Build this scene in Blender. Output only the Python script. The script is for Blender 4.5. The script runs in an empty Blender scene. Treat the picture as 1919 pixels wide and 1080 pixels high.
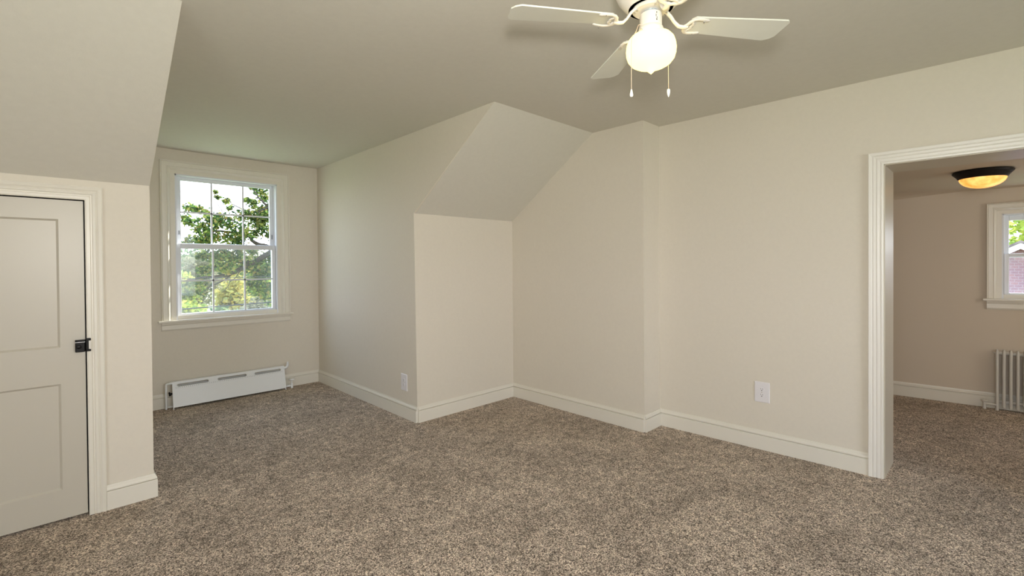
import bpy, math, random
from mathutils import Vector, Matrix
random.seed(7)
S = bpy.context.scene
COL = S.collection
PI = math.pi

# ------------------------------------------------------------------ camera
cam_d = bpy.data.cameras.new('camera')
cam = bpy.data.objects.new('camera', cam_d); COL.objects.link(cam)
cam_d.sensor_width = 36.0
cam_d.lens = 36.0 * 882.67 / 1919.0
cam_d.shift_y = -34.4 / 1919.0
cam_d.clip_start = 0.05; cam_d.clip_end = 400
_y, _p, _r = math.radians(-44.279), math.radians(-0.551), math.radians(-0.4324)
FW = Vector((-math.sin(_y)*math.cos(_p), math.cos(_y)*math.cos(_p), math.sin(_p)))
RT = Vector((math.cos(_y), math.sin(_y), 0)); UP = RT.cross(FW)
RT2 = RT*math.cos(_r) + UP*math.sin(_r); UP2 = -RT*math.sin(_r) + UP*math.cos(_r)
M3 = Matrix((RT2, UP2, -FW)).transposed()
cam.matrix_world = Matrix.Translation((0, 0, 1.4003)) @ M3.to_4x4()
S.camera = cam

# ------------------------------------------------------------------ colour management, world, lights
S.view_settings.view_transform = 'Standard'
S.view_settings.look = 'None'
S.view_settings.exposure = 0.15
S.view_settings.gamma = 1.0
S.view_settings.use_curve_mapping = False
S.cycles.max_bounces = 10
S.cycles.diffuse_bounces = 7
S.cycles.transparent_max_bounces = 12
S.cycles.sample_clamp_indirect = 6.0

w = bpy.data.worlds.new('sky'); S.world = w; w.use_nodes = True
wn = w.node_tree.nodes; wl = w.node_tree.links
bg = wn['Background']; bg.inputs['Strength'].default_value = 5.5
tc = wn.new('ShaderNodeTexCoord'); sx = wn.new('ShaderNodeSeparateXYZ'); rp = wn.new('ShaderNodeValToRGB')
wl.new(tc.outputs['Generated'], sx.inputs[0]); wl.new(sx.outputs['Z'], rp.inputs[0]); wl.new(rp.outputs[0], bg.inputs['Color'])
rp.color_ramp.elements[0].position = 0.0; rp.color_ramp.elements[0].color = (0.93, 0.95, 1.0, 1)
rp.color_ramp.elements[1].position = 0.6; rp.color_ramp.elements[1].color = (0.50, 0.68, 1.0, 1)

def lamp(name, typ, loc, power, color=(1, 1, 1), **kw):
    l = bpy.data.lights.new(name, typ); l.energy = power; l.color = color
    for k, v in kw.items(): setattr(l, k, v)
    o = bpy.data.objects.new(name, l); o.location = loc; COL.objects.link(o); return o
def aim(o, d): o.rotation_euler = Vector(d).to_track_quat('-Z', 'Y').to_euler()

sun = lamp('sun', 'SUN', (0, 0, 30), 12.0, (1.0, 0.95, 0.86), angle=math.radians(0.6))
aim(sun, (-1.0, -0.215, -0.72))
# the photographer's flash, 25 cm above the lens (the fan blades' shadows on the ceiling point back to it)
flash = lamp('camera_flash', 'AREA', (0.07, -0.02, 1.66), 33, (1.0, 0.96, 0.90), shape='DISK', size=0.16)
aim(flash, (0.50, 0.86, 0.26))
# soft fill lamp added out of view behind the camera
back_fill = lamp('rear_fill_light', 'AREA', (1.75, -3.24, 1.45), 24, (0.97, 0.98, 1.0), shape='RECTANGLE', size=1.9, size_y=1.5)
aim(back_fill, (-0.1, 1.0, -0.03))
side_fill = lamp('side_fill_light', 'AREA', (-1.98, -0.6, 1.35), 24, (0.97, 0.98, 1.0), shape='RECTANGLE', size=1.6, size_y=1.2)  # second fill lamp, added out of view at the left wall
aim(side_fill, (1.0, 0.30, 0.0))
far_fill = lamp('far_room_fill_light', 'AREA', (5.2, -1.8, 1.35), 10, (1.0, 0.93, 0.82), shape='RECTANGLE', size=1.2, size_y=1.2)  # fill lamp added to brighten the next room; its right wall is closed
aim(far_fill, (0.05, 1.0, 0.0))
for n_, loc_, sz_, dir_ in (('window_portal', (1.37, 5.95, 1.63), (1.0, 1.45), (0, -1, 0)), ('far_window_portal', (6.62, -0.46, 1.44), (0.85, 0.75), (-1, 0, 0))):
    pl = lamp(n_, 'AREA', loc_, 1, shape='RECTANGLE', size=sz_[0], size_y=sz_[1]); aim(pl, dir_); pl.data.cycles.is_portal = True

# ------------------------------------------------------------------ materials
def mat(name, color, rough=0.5, metal=0.0, spec=0.5, bump=0.0, bscale=200, bdist=0.001, var=0.0, vscale=3.0, emit=None, estr=0.0, coat=0.0):
    m = bpy.data.materials.new(name); m.use_nodes = True
    nt = m.node_tree; N = nt.nodes; L = nt.links; b = N['Principled BSDF']
    b.inputs['Base Color'].default_value = (*color, 1); b.inputs['Roughness'].default_value = rough
    b.inputs['Metallic'].default_value = metal; b.inputs['Specular IOR Level'].default_value = spec
    b.inputs['Coat Weight'].default_value = coat
    t = N.new('ShaderNodeTexCoord')
    if var > 0:
        n = N.new('ShaderNodeTexNoise'); n.inputs['Scale'].default_value = vscale; n.inputs['Detail'].default_value = 5
        L.new(t.outputs['Object'], n.inputs['Vector'])
        r = N.new('ShaderNodeValToRGB'); r.color_ramp.elements[0].position = 0.3; r.color_ramp.elements[1].position = 0.7
        r.color_ramp.elements[0].color = (*[c*(1-var) for c in color], 1); r.color_ramp.elements[1].color = (*[min(1, c*(1+var)) for c in color], 1)
        L.new(n.outputs['Fac'], r.inputs[0]); L.new(r.outputs[0], b.inputs['Base Color'])
    if bump > 0:
        n = N.new('ShaderNodeTexNoise'); n.inputs['Scale'].default_value = bscale; n.inputs['Detail'].default_value = 3
        L.new(t.outputs['Object'], n.inputs['Vector'])
        bp = N.new('ShaderNodeBump'); bp.inputs['Strength'].default_value = bump; bp.inputs['Distance'].default_value = bdist
        L.new(n.outputs['Fac'], bp.inputs['Height']); L.new(bp.outputs[0], b.inputs['Normal'])
    if emit:
        b.inputs['Emission Color'].default_value = (*emit, 1); b.inputs['Emission Strength'].default_value = estr
    return m

WALL = mat('wall_paint', (0.695, 0.645, 0.555), 0.62, spec=0.3, bump=0.35, bscale=150, bdist=0.0012, var=0.012, vscale=40)
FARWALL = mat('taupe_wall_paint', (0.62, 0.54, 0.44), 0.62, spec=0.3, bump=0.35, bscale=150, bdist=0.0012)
CEIL = mat('ceiling_paint', (0.655, 0.63, 0.56), 0.7, spec=0.25, bump=0.4, bscale=120, bdist=0.0014, var=0.015, vscale=30)
TRIM_WHITE = mat('doorway_trim_paint', (0.77, 0.74, 0.68), 0.33, spec=0.5, bump=0.1, bscale=60, bdist=0.0006)
TRIM = mat('trim_paint', (0.75, 0.715, 0.63), 0.33, spec=0.5, bump=0.1, bscale=60, bdist=0.0006)
DOORM = mat('door_paint', (0.53, 0.495, 0.42), 0.35, spec=0.5, bump=0.12, bscale=50, bdist=0.0008)
VINYL = mat('window_vinyl', (0.72, 0.74, 0.78), 0.35)
RAD = mat('radiator_enamel', (0.80, 0.82, 0.83), 0.32, bump=0.08, bscale=40)
CASTIRON = mat('cast_iron_paint', (0.62, 0.60, 0.55), 0.4, bump=0.2, bscale=80)
DARK = mat('cavity_shade', (0.02, 0.02, 0.022), 0.8)  # near-black colour standing in for shade inside gaps
FINS = mat('grey_fins', (0.16, 0.165, 0.17), 0.5, metal=0.4)
BLACK = mat('black_iron', (0.012, 0.011, 0.010), 0.28, metal=0.6, bump=0.2, bscale=90)
BRONZE = mat('dark_bronze', (0.008, 0.006, 0.005), 0.5, spec=0.25)
CHROME = mat('worn_chrome', (0.62, 0.62, 0.62), 0.25, metal=1.0)
STEEL = mat('bluish_steel', (0.55, 0.62, 0.68), 0.3, metal=0.7)
FANW = mat('fan_white', (0.80, 0.76, 0.70), 0.3, spec=0.5)
BLADEM = mat('fan_blade_white', (0.70, 0.70, 0.62), 0.4, var=0.01, vscale=20)
PLATE = mat('outlet_white', (0.76, 0.74, 0.76), 0.3)
SLOT = mat('outlet_slot', (0.05, 0.045, 0.045), 0.6)
GLOBE = mat('opal_glass_lit', (0.6, 0.5, 0.22), 0.2, emit=(1.0, 0.78, 0.24), estr=2.6)
FOB = mat('white_ceramic_fob', (0.92, 0.92, 0.90), 0.2)
CHAIN = mat('pull_cord', (0.80, 0.62, 0.46), 0.4)
AMBER = mat('amber_glass_lit', (0.45, 0.25, 0.08), 0.3, emit=(1.0, 0.52, 0.14), estr=1.25)
BARK = mat('bark', (0.06, 0.045, 0.035), 0.9, bump=0.6, bscale=30, bdist=0.01)
WIREM = mat('cable_black', (0.015, 0.015, 0.018), 0.6)
GRASS = mat('lawn_green', (0.33, 0.38, 0.17), 0.9, var=0.4, vscale=0.4)
ROOFM = mat('roof_shingle', (0.16, 0.12, 0.12), 0.8, var=0.3, vscale=8)
WHITEW = mat('white_fascia', (0.85, 0.85, 0.85), 0.5)

def amber_detail():
    nt = AMBER.node_tree; N = nt.nodes; L = nt.links; b = N['Principled BSDF']
    t = N.new('ShaderNodeTexCoord'); n = N.new('ShaderNodeTexNoise'); n.inputs['Scale'].default_value = 14; n.inputs['Detail'].default_value = 6
    L.new(t.outputs['Object'], n.inputs['Vector'])
    r = N.new('ShaderNodeValToRGB'); r.color_ramp.elements[0].position = 0.35; r.color_ramp.elements[1].position = 0.68
    r.color_ramp.elements[0].color = (0.92, 0.28, 0.035, 1); r.color_ramp.elements[1].color = (1.0, 0.60, 0.17, 1)
    L.new(n.outputs['Fac'], r.inputs[0]); L.new(r.outputs[0], b.inputs['Emission Color'])
amber_detail()

def brick_mat():
    m = bpy.data.materials.new('red_brick'); m.use_nodes = True
    nt = m.node_tree; N = nt.nodes; L = nt.links; b = N['Principled BSDF']
    t = N.new('ShaderNodeTexCoord'); sp = N.new('ShaderNodeSeparateXYZ'); mp = N.new('ShaderNodeCombineXYZ')
    br = N.new('ShaderNodeTexBrick'); br.inputs['Scale'].default_value = 3.5
    br.inputs['Color1'].default_value = (0.25, 0.11, 0.13, 1); br.inputs['Color2'].default_value = (0.19, 0.09, 0.13, 1); br.inputs['Mortar'].default_value = (0.27, 0.21, 0.24, 1)
    L.new(t.outputs['Object'], sp.inputs[0]); L.new(sp.outputs[1], mp.inputs[0]); L.new(sp.outputs[2], mp.inputs[1]); L.new(mp.outputs[0], br.inputs['Vector']); L.new(br.outputs[0], b.inputs['Base Color'])
    b.inputs['Roughness'].default_value = 0.9
    return m
BRICK = brick_mat()

def carpet_mat():
    m = bpy.data.materials.new('speckled_carpet'); m.use_nodes = True
    nt = m.node_tree; N = nt.nodes; L = nt.links; b = N['Principled BSDF']
    b.inputs['Roughness'].default_value = 0.95; b.inputs['Specular IOR Level'].default_value = 0.1
    b.inputs['Sheen Weight'].default_value = 0.15; b.inputs['Sheen Roughness'].default_value = 0.5
    t = N.new('ShaderNodeTexCoord')
    # wobble the lookup so the yarn ends are not round cells
    nw = N.new('ShaderNodeTexNoise'); nw.inputs['Scale'].default_value = 210; nw.inputs['Detail'].default_value = 2
    L.new(t.outputs['Object'], nw.inputs['Vector'])
    sc = N.new('ShaderNodeVectorMath'); sc.operation = 'SCALE'; sc.inputs['Scale'].default_value = 0.008
    L.new(nw.outputs['Color'], sc.inputs[0])
    ad = N.new('ShaderNodeVectorMath'); ad.operation = 'ADD'; L.new(t.outputs['Object'], ad.inputs[0]); L.new(sc.outputs[0], ad.inputs[1])
    v = N.new('ShaderNodeTexVoronoi'); v.inputs['Scale'].default_value = 225; L.new(ad.outputs[0], v.inputs['Vector'])
    sep = N.new('ShaderNodeSeparateColor'); L.new(v.outputs['Color'], sep.inputs[0])
    cr = N.new('ShaderNodeValToRGB'); e = cr.color_ramp.elements
    e[0].position = 0.0; e[0].color = (0.040, 0.026, 0.017, 1)
    e[1].position = 1.0; e[1].color = (0.98, 0.86, 0.71, 1)
    for p_, c_ in ((0.20, (0.12, 0.085, 0.060, 1)), (0.40, (0.29, 0.22, 0.162, 1)), (0.62, (0.52, 0.42, 0.325, 1)), (0.82, (0.72, 0.60, 0.48, 1))):
        x = e.new(p_); x.color = c_
    L.new(sep.outputs[0], cr.inputs[0])
    # footprints and vacuum marks: the pile lying over in broad soft patches
    n2 = N.new('ShaderNodeTexNoise'); n2.inputs['Scale'].default_value = 2.6; n2.inputs['Detail'].default_value = 4; n2.inputs['Distortion'].default_value = 0.6
    L.new(t.outputs['Object'], n2.inputs['Vector'])
    r2 = N.new('ShaderNodeValToRGB'); r2.color_ramp.elements[0].position = 0.36; r2.color_ramp.elements[1].position = 0.64
    r2.color_ramp.elements[0].color = (0.86, 0.85, 0.84, 1); r2.color_ramp.elements[1].color = (1.1, 1.1, 1.1, 1)
    L.new(n2.outputs['Fac'], r2.inputs[0])
    n3 = N.new('ShaderNodeTexNoise'); n3.inputs['Scale'].default_value = 16; n3.inputs['Detail'].default_value = 5; n3.inputs['Roughness'].default_value = 0.65; n3.inputs['Distortion'].default_value = 0.4
    L.new(t.outputs['Object'], n3.inputs['Vector'])
    r3 = N.new('ShaderNodeValToRGB'); r3.color_ramp.elements[0].position = 0.34; r3.color_ramp.elements[1].position = 0.64
    r3.color_ramp.elements[0].color = (0.80, 0.79, 0.78, 1); r3.color_ramp.elements[1].color = (1.38, 1.38, 1.40, 1)
    L.new(n3.outputs['Fac'], r3.inputs[0])
    my = N.new('ShaderNodeMix'); my.data_type = 'RGBA'; my.blend_type = 'MULTIPLY'; my.inputs['Factor'].default_value = 1.0
    L.new(cr.outputs[0], my.inputs[6]); L.new(r3.outputs[0], my.inputs[7])
    mx = N.new('ShaderNodeMix'); mx.data_type = 'RGBA'; mx.blend_type = 'MULTIPLY'; mx.inputs['Factor'].default_value = 1.0
    L.new(my.outputs[2], mx.inputs[6]); L.new(r2.outputs[0], mx.inputs[7]); L.new(mx.outputs[2], b.inputs['Base Color'])
    bp = N.new('ShaderNodeBump'); bp.inputs['Strength'].default_value = 0.8; bp.inputs['Distance'].default_value = 0.006; bp.invert = True
    L.new(v.outputs['Distance'], bp.inputs['Height']); L.new(bp.outputs[0], b.inputs['Normal'])
    return m
CARPET = carpet_mat()

def glass_mat():
    m = bpy.data.materials.new('window_glass'); m.use_nodes = True
    nt = m.node_tree; N = nt.nodes; L = nt.links
    for n in list(N): N.remove(n)
    o = N.new('ShaderNodeOutputMaterial'); tr = N.new('ShaderNodeBsdfTransparent'); tr.inputs[0].default_value = (0.97, 0.98, 0.98, 1)
    gl = N.new('ShaderNodeBsdfGlossy'); gl.inputs['Roughness'].default_value = 0.02; mx = N.new('ShaderNodeMixShader'); mx.inputs[0].default_value = 0.012
    L.new(tr.outputs[0], mx.inputs[1]); L.new(gl.outputs[0], mx.inputs[2]); L.new(mx.outputs[0], o.inputs[0])
    return m
GLASS = glass_mat()

def screen_mat():
    m = bpy.data.materials.new('insect_screen'); m.use_nodes = True
    nt = m.node_tree; N = nt.nodes; L = nt.links
    for n in list(N): N.remove(n)
    o = N.new('ShaderNodeOutputMaterial'); tr = N.new('ShaderNodeBsdfTransparent'); d = N.new('ShaderNodeBsdfDiffuse'); d.inputs[0].default_value = (0.60, 0.61, 0.60, 1)
    mx = N.new('ShaderNodeMixShader'); mx.inputs[0].default_value = 0.13
    L.new(tr.outputs[0], mx.inputs[1]); L.new(d.outputs[0], mx.inputs[2]); L.new(mx.outputs[0], o.inputs[0]); return m
SCREEN = screen_mat()

def leaf_mat(name, cols, trans=0.55):
    m = bpy.data.materials.new(name); m.use_nodes = True
    nt = m.node_tree; N = nt.nodes; L = nt.links
    for n in list(N): N.remove(n)
    o = N.new('ShaderNodeOutputMaterial'); t = N.new('ShaderNodeNewGeometry'); r = N.new('ShaderNodeValToRGB')
    L.new(t.outputs['Random Per Island'], r.inputs[0])
    e = r.color_ramp.elements; e[0].color = (*cols[0], 1); e[1].color = (*cols[-1], 1)
    for i, c in enumerate(cols[1:-1]):
        x = e.new((i+1)/(len(cols)-1)); x.color = (*c, 1)
    d = N.new('ShaderNodeBsdfDiffuse'); tl = N.new('ShaderNodeBsdfTranslucent'); mx = N.new('ShaderNodeMixShader'); mx.inputs[0].default_value = trans
    L.new(r.outputs[0], d.inputs[0]); L.new(r.outputs[0], tl.inputs[0]); L.new(d.outputs[0], mx.inputs[1]); L.new(tl.outputs[0], mx.inputs[2]); L.new(mx.outputs[0], o.inputs[0])
    return m
LEAF_OAK = leaf_mat('oak_leaves', [(0.03, 0.06, 0.025), (0.055, 0.10, 0.035), (0.10, 0.17, 0.045), (0.28, 0.34, 0.08), (0.34, 0.24, 0.08)])
LEAF_YG = leaf_mat('yellow_green_leaves', [(0.15, 0.24, 0.06), (0.32, 0.39, 0.08), (0.50, 0.50, 0.11)])
LEAF_GOLD = leaf_mat('golden_leaves', [(0.18, 0.22, 0.08), (0.48, 0.38, 0.11), (0.46, 0.46, 0.14)])
LEAF_GRN = leaf_mat('mid_green_leaves', [(0.06, 0.11, 0.05), (0.11, 0.17, 0.07), (0.19, 0.25, 0.11)])
LEAF_GREY = leaf_mat('pale_olive_leaves', [(0.15, 0.15, 0.09), (0.22, 0.22, 0.14), (0.32, 0.29, 0.18)])

# ------------------------------------------------------------------ mesh helpers
class MB:
    def __init__(s): s.v = []; s.f = []
    def add(s, vs, fs):
        o = len(s.v); s.v += [tuple(x) for x in vs]; s.f += [tuple(i+o for i in f) for f in fs]; return s
    def hexa(s, p):      # 8 points: bottom four, top four
        return s.add(p, [(0, 3, 2, 1), (4, 5, 6, 7), (0, 1, 5, 4), (1, 2, 6, 5), (2, 3, 7, 6), (3, 0, 4, 7)])
    def box(s, x0, x1, y0, y1, z0, z1):
        return s.hexa([(x0, y0, z0), (x1, y0, z0), (x1, y1, z0), (x0, y1, z0), (x0, y0, z1), (x1, y0, z1), (x1, y1, z1), (x0, y1, z1)])
    def prism(s, pts, off):
        n = len(pts); off = Vector(off); P = [Vector(p) for p in pts]
        s.add(P + [p+off for p in P], [tuple(range(n)), tuple(range(2*n-1, n-1, -1))] + [(i, i+n, (i+1) % n + n, (i+1) % n) for i in range(n)])
        return s
    def lathe(s, prof, seg=32, c=(0, 0, 0), cap=True):
        vs = []; fs = []; n = len(prof)
        for r, z in prof:
            for k in range(seg):
                a = 2*PI*k/seg; vs.append((c[0]+r*math.cos(a), c[1]+r*math.sin(a), c[2]+z))
        for i in range(n-1):
            for k in range(seg):
                k2 = (k+1) % seg; fs.append((i*seg+k, i*seg+k2, (i+1)*seg+k2, (i+1)*seg+k))
        if cap: fs.append(tuple(range(seg))[::-1]); fs.append(tuple((n-1)*seg+k for k in range(seg)))
        return s.add(vs, fs)
    def tube(s, pts, rad, seg=10, flat=1.0, up=(0, 0, 1)):
        P = [Vector(p) for p in pts]; n = len(P); R = rad if isinstance(rad, (list, tuple)) else [rad]*n
        vs = []; fs = []; prev = None
        for i in range(n):
            t = (P[min(i+1, n-1)] - P[max(i-1, 0)]).normalized()
            if prev is None:
                u = Vector(up)
                if abs(u.dot(t)) > 0.95: u = Vector((1, 0, 0))
            else: u = prev
            a = t.cross(u).normalized(); b2 = a.cross(t).normalized(); prev = b2
            for k in range(seg):
                th = 2*PI*k/seg; vs.append(P[i] + a*math.cos(th)*R[i] + b2*math.sin(th)*R[i]*flat)
        for i in range(n-1):
            for k in range(seg):
                k2 = (k+1) % seg; fs.append((i*seg+k, i*seg+k2, (i+1)*seg+k2, (i+1)*seg+k))
        fs.append(tuple(range(seg))[::-1]); fs.append(tuple((n-1)*seg+k for k in range(seg)))
        return s.add(vs, fs)
    def xf(s, M):
        s.v = [tuple(M @ Vector(p)) for p in s.v]; return s
    def build(s, name, m, parent=None, smooth=False, bevel=0.0, seg=2):
        me = bpy.data.meshes.new(name); me.from_pydata(s.v, [], s.f); me.materials.append(m)
        import bmesh
        bm = bmesh.new(); bm.from_mesh(me); bmesh.ops.recalc_face_normals(bm, faces=bm.faces); bm.to_mesh(me); bm.free()
        if smooth:
            for p in me.polygons: p.use_smooth = True
            me.set_sharp_from_angle(angle=math.radians(38))
        o = bpy.data.objects.new(name, me); COL.objects.link(o)
        if parent is not None:
            o.parent = parent; o.matrix_parent_inverse = Matrix.Identity(4)
            o.location = -parent_world(parent)
        if bevel > 0:
            b = o.modifiers.new('bevel', 'BEVEL'); b.width = bevel; b.segments = seg; b.limit_method = 'ANGLE'; b.angle_limit = math.radians(40)
        return o
def parent_world(o):
    v = Vector(o.location)
    while o.parent is not None:
        o = o.parent; v += Vector(o.location)
    return v

def empty(name, loc):
    o = bpy.data.objects.new(name, None); o.empty_display_size = 0.1; o.location = loc; COL.objects.link(o); return o
def tag(o, label=None, cat=None, group=None, kind=None):
    if label: o['label'] = label
    if cat: o['category'] = cat
    if group: o['group'] = group
    if kind: o['kind'] = kind
    return o
def struct(o, label, cat): return tag(o, label, cat, kind='structure')
def copy_tree(o, parent=None):
    c = o.copy(); COL.objects.link(c)
    if parent is not None: c.parent = parent
    for ch in [x for x in bpy.data.objects if x.parent == o]: copy_tree(ch, c)
    return c

# ------------------------------------------------------------------ the house: measured planes
YK, YW = 3.594, 5.770          # knee walls / dormer window wall
XD, XDL = 2.3157, 0.4275       # dormer cheeks
XR1, XR2 = 3.513, 3.777        # chimney chase face / right wall
YJ = 2.036                     # where the chase ends
ZC, ZK, ZKL = 2.591, 1.866, 1.899
YS = 2.543                     # sloped ceiling meets flat ceiling
MR = -0.04
WT = 0.351                     # thickness of the right wall at the doorway
OY0, OY1 = 0.50, -0.45         # doorway opening
OZ = 2.03
ZF = 2.115                     # ceiling of the next room
BACK, LEFT = -3.3, -2.05
def RW(y, off=0.0): return XR2 + MR*(y-YJ) + off
def FX(y, off=0.0): return 6.37 - 0.08*(y-0.75) + off
BH = 0.143

# floor
struct(MB().box(LEFT-0.2, 7.0, BACK-0.2, YW+0.2, -0.15, 0).build('floor', CARPET), 'brown and beige speckled cut pile carpet floor', 'floor')
# ceilings
struct(MB().box(LEFT-0.2, XR2+0.25, BACK-0.2, YW+0.2, ZC, ZC+0.15).build('ceiling', CEIL), 'flat cream ceiling over the main room and dormer', 'ceiling')
# right sloped ceiling
struct(MB().prism([(XD, YK, ZK), (XR1+0.1, YK, ZK), (XR1+0.1, YS, ZC), (XD, YS, ZC)], (0, 0.15, 0.14)).build('ceiling_slope_right', CEIL), 'sloped ceiling above the right knee wall', 'sloped ceiling')
# left sloped ceiling
YSL = YK - (YK-YS)*1.0067
struct(MB().prism([(LEFT-0.1, YK, ZKL), (XDL, YK, ZKL), (XDL, YSL, ZC), (LEFT-0.1, YSL, ZC)], (0, 0.15, 0.14)).build('ceiling_slope_left', CEIL), 'sloped ceiling above the small knee wall door', 'sloped ceiling')
# window wall (opening x .885-1.86, z .872-2.352)
WX0, WX1, WZ0, WZ1 = 0.884, 1.862, 0.865, 2.352
wb = MB()
wb.box(XDL-0.15, WX0, YW, YW+0.16, 0, ZC); wb.box(WX1, XD+0.15, YW, YW+0.16, 0, ZC); wb.box(WX0, WX1, YW, YW+0.16, 0, WZ0); wb.box(WX0, WX1, YW, YW+0.16, WZ1, ZC)
struct(wb.build('wall_back', WALL), 'cream dormer end wall around the window', 'wall')
# dormer cheek right and left
XT = XD-0.02
E1, E2 = 0.0008, 0.0012       # the cheeks' plaster skin laps the neighbouring boards by a millimetre
cheek = [(XD-E1, YK+E2, 0), (XD+0.004, YW+0.05, 0), (XD+0.004, YW+0.05, ZC), (XD-E1, YS+E2, ZC), (XT-E1, YK+E2, ZK+E2)]
struct(MB().prism(cheek, (0.12, 0, 0)).build('wall_dormer_right', WALL), 'cream right side wall of the dormer', 'wall')
cheekl = [(XDL+E1, YK+E2, 0), (XDL+E1, YW+0.05, 0), (XDL+E1, YW+0.05, ZC), (XDL+E1, YSL+E2, ZC), (XDL+E1, YK+E2, ZKL+E2)]
struct(MB().prism(cheekl, (-0.12, 0, 0)).build('wall_dormer_left', WALL), 'left side wall of the dormer beside the window', 'wall')
# knee walls
struct(MB().prism([(XD, YK, 0), (XR1+0.05, YK, 0), (XR1+0.05, YK, ZK), (XT, YK, ZK)], (0, 0.12, 0)).build('wall_knee_right', WALL), 'low cream knee wall under the right sloped ceiling', 'wall')
DX0, DX1, DZ = -0.470, 0.133, 1.785
kl = MB(); kl.box(LEFT-0.1, DX0, YK, YK+0.12, 0, ZKL); kl.box(DX1, XDL-0.0, YK, YK+0.12, 0, ZKL); kl.box(DX0, DX1, YK, YK+0.12, DZ, ZKL)
struct(kl.build('wall_knee_left', WALL), 'low cream knee wall holding the small door', 'wall')
# chimney chase
ch = MB().prism([(XR1, YJ, 0), (XR1, YK+0.1, 0), (XR1, YK+0.1, ZK), (XR1, YK, ZK), (XR1, YS, ZC), (XR1, YJ, ZC)], (0.36, 0, 0))
struct(ch.build('wall_chase', WALL), 'cream wall section standing proud left of the doorway wall', 'wall')
# right wall with the doorway
def rw_block(mb, ya, yb, z0, z1):
    mb.hexa([(RW(ya), ya, z0), (RW(ya, WT), ya, z0), (RW(yb, WT), yb, z0), (RW(yb), yb, z0), (RW(ya), ya, z1), (RW(ya, WT), ya, z1), (RW(yb, WT), yb, z1), (RW(yb), yb, z1)])
rw = MB(); rw_block(rw, BACK-0.1, OY1, 0, ZC); rw_block(rw, OY0, YJ, 0, ZC); rw_block(rw, OY1, OY0, OZ, ZC)
struct(rw.build('wall_right', WALL), 'long cream right wall with the cased doorway', 'wall')
# unseen walls round the camera, openings added for the fill lamps
bw = MB(); bw.box(LEFT-0.1, 0.75, BACK-0.12, BACK, 0, ZC); bw.box(2.75, XR2+0.3, BACK-0.12, BACK, 0, ZC); bw.box(0.75, 2.75, BACK-0.12, BACK, 0, 0.65); bw.box(0.75, 2.75, BACK-0.12, BACK, 2.25, ZC)
struct(bw.build('wall_front', WALL), 'cream wall behind the camera with an added opening for the fill lamp', 'wall')
lw = MB(); lw.box(LEFT-0.12, LEFT, BACK, -1.45, 0, ZC); lw.box(LEFT-0.12, LEFT, 0.25, YK+0.1, 0, ZC); lw.box(LEFT-0.12, LEFT, -1.45, 0.25, 0, 0.7); lw.box(LEFT-0.12, LEFT, -1.45, 0.25, 2.0, ZC)
struct(lw.build('wall_left', WALL), 'cream left wall beside the camera', 'wall')
# next room
FA, FB = 1.7, -1.9
WFY0, WFY1, WFZ0, WFZ1 = -0.045, -0.885, 1.04, 1.852
def fw_block(mb, ya, yb, z0, z1):
    mb.hexa([(FX(ya), ya, z0), (FX(yb), yb, z0), (FX(yb, .18), yb, z0), (FX(ya, .18), ya, z0), (FX(ya), ya, z1), (FX(yb), yb, z1), (FX(yb, .18), yb, z1), (FX(ya, .18), ya, z1)])
fwm = MB(); fw_block(fwm, FA, WFY0, 0, ZC); fw_block(fwm, WFY1, FB, 0, ZC); fw_block(fwm, WFY0, WFY1, 0, WFZ0); fw_block(fwm, WFY0, WFY1, WFZ1, ZC)
struct(fwm.build('wall_far', FARWALL), 'taupe far wall of the next room', 'wall')
struct(MB().box(RW(0, WT)-0.3, 6.9, FA, FA+0.12, 0, ZC).build('wall_far_left', FARWALL), 'left wall of the next room', 'wall')
struct(MB().box(RW(0, WT)-0.05, 6.9, FB-0.12, FB, 0, ZC).build('wall_far_right', FARWALL), 'right wall of the next room', 'wall')
# next room's low ceiling, easing down in a plaster cove where it meets the far wall
cf = MB(); vs = []; fs = []; NY = 30
for j in range(NY+1):
    y = FB + (FA-FB)*j/NY
    dz = 0.0 if y < 0.2 else min(0.075, 0.10*(y-0.2)**1.35)
    zw = 2.087 - dz - 0.012*max(0, -y)
    for i in range(9):
        a = i/8*PI/2; k = math.sin(a)
        if i == 0: vs.append((RW(y, WT)-0.02, y, ZF))
        else:
            x = FX(y) - 0.30*(1-k) ; vs.append((x + (0.03 if i == 8 else 0), y, ZF - (ZF-zw)*(1-math.cos(a))))
for j in range(NY):
    for i in range(8): fs.append((j*9+i, j*9+i+1, j*9+10+i, j*9+9+i))
n0 = len(vs); vs2 = [(x, y, z+0.12) for x, y, z in vs]
cf.add(vs, fs); cf.add(vs2, fs)
struct(cf.build('ceiling_far', FARWALL, smooth=True), 'low taupe ceiling of the next room', 'ceiling')

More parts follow.
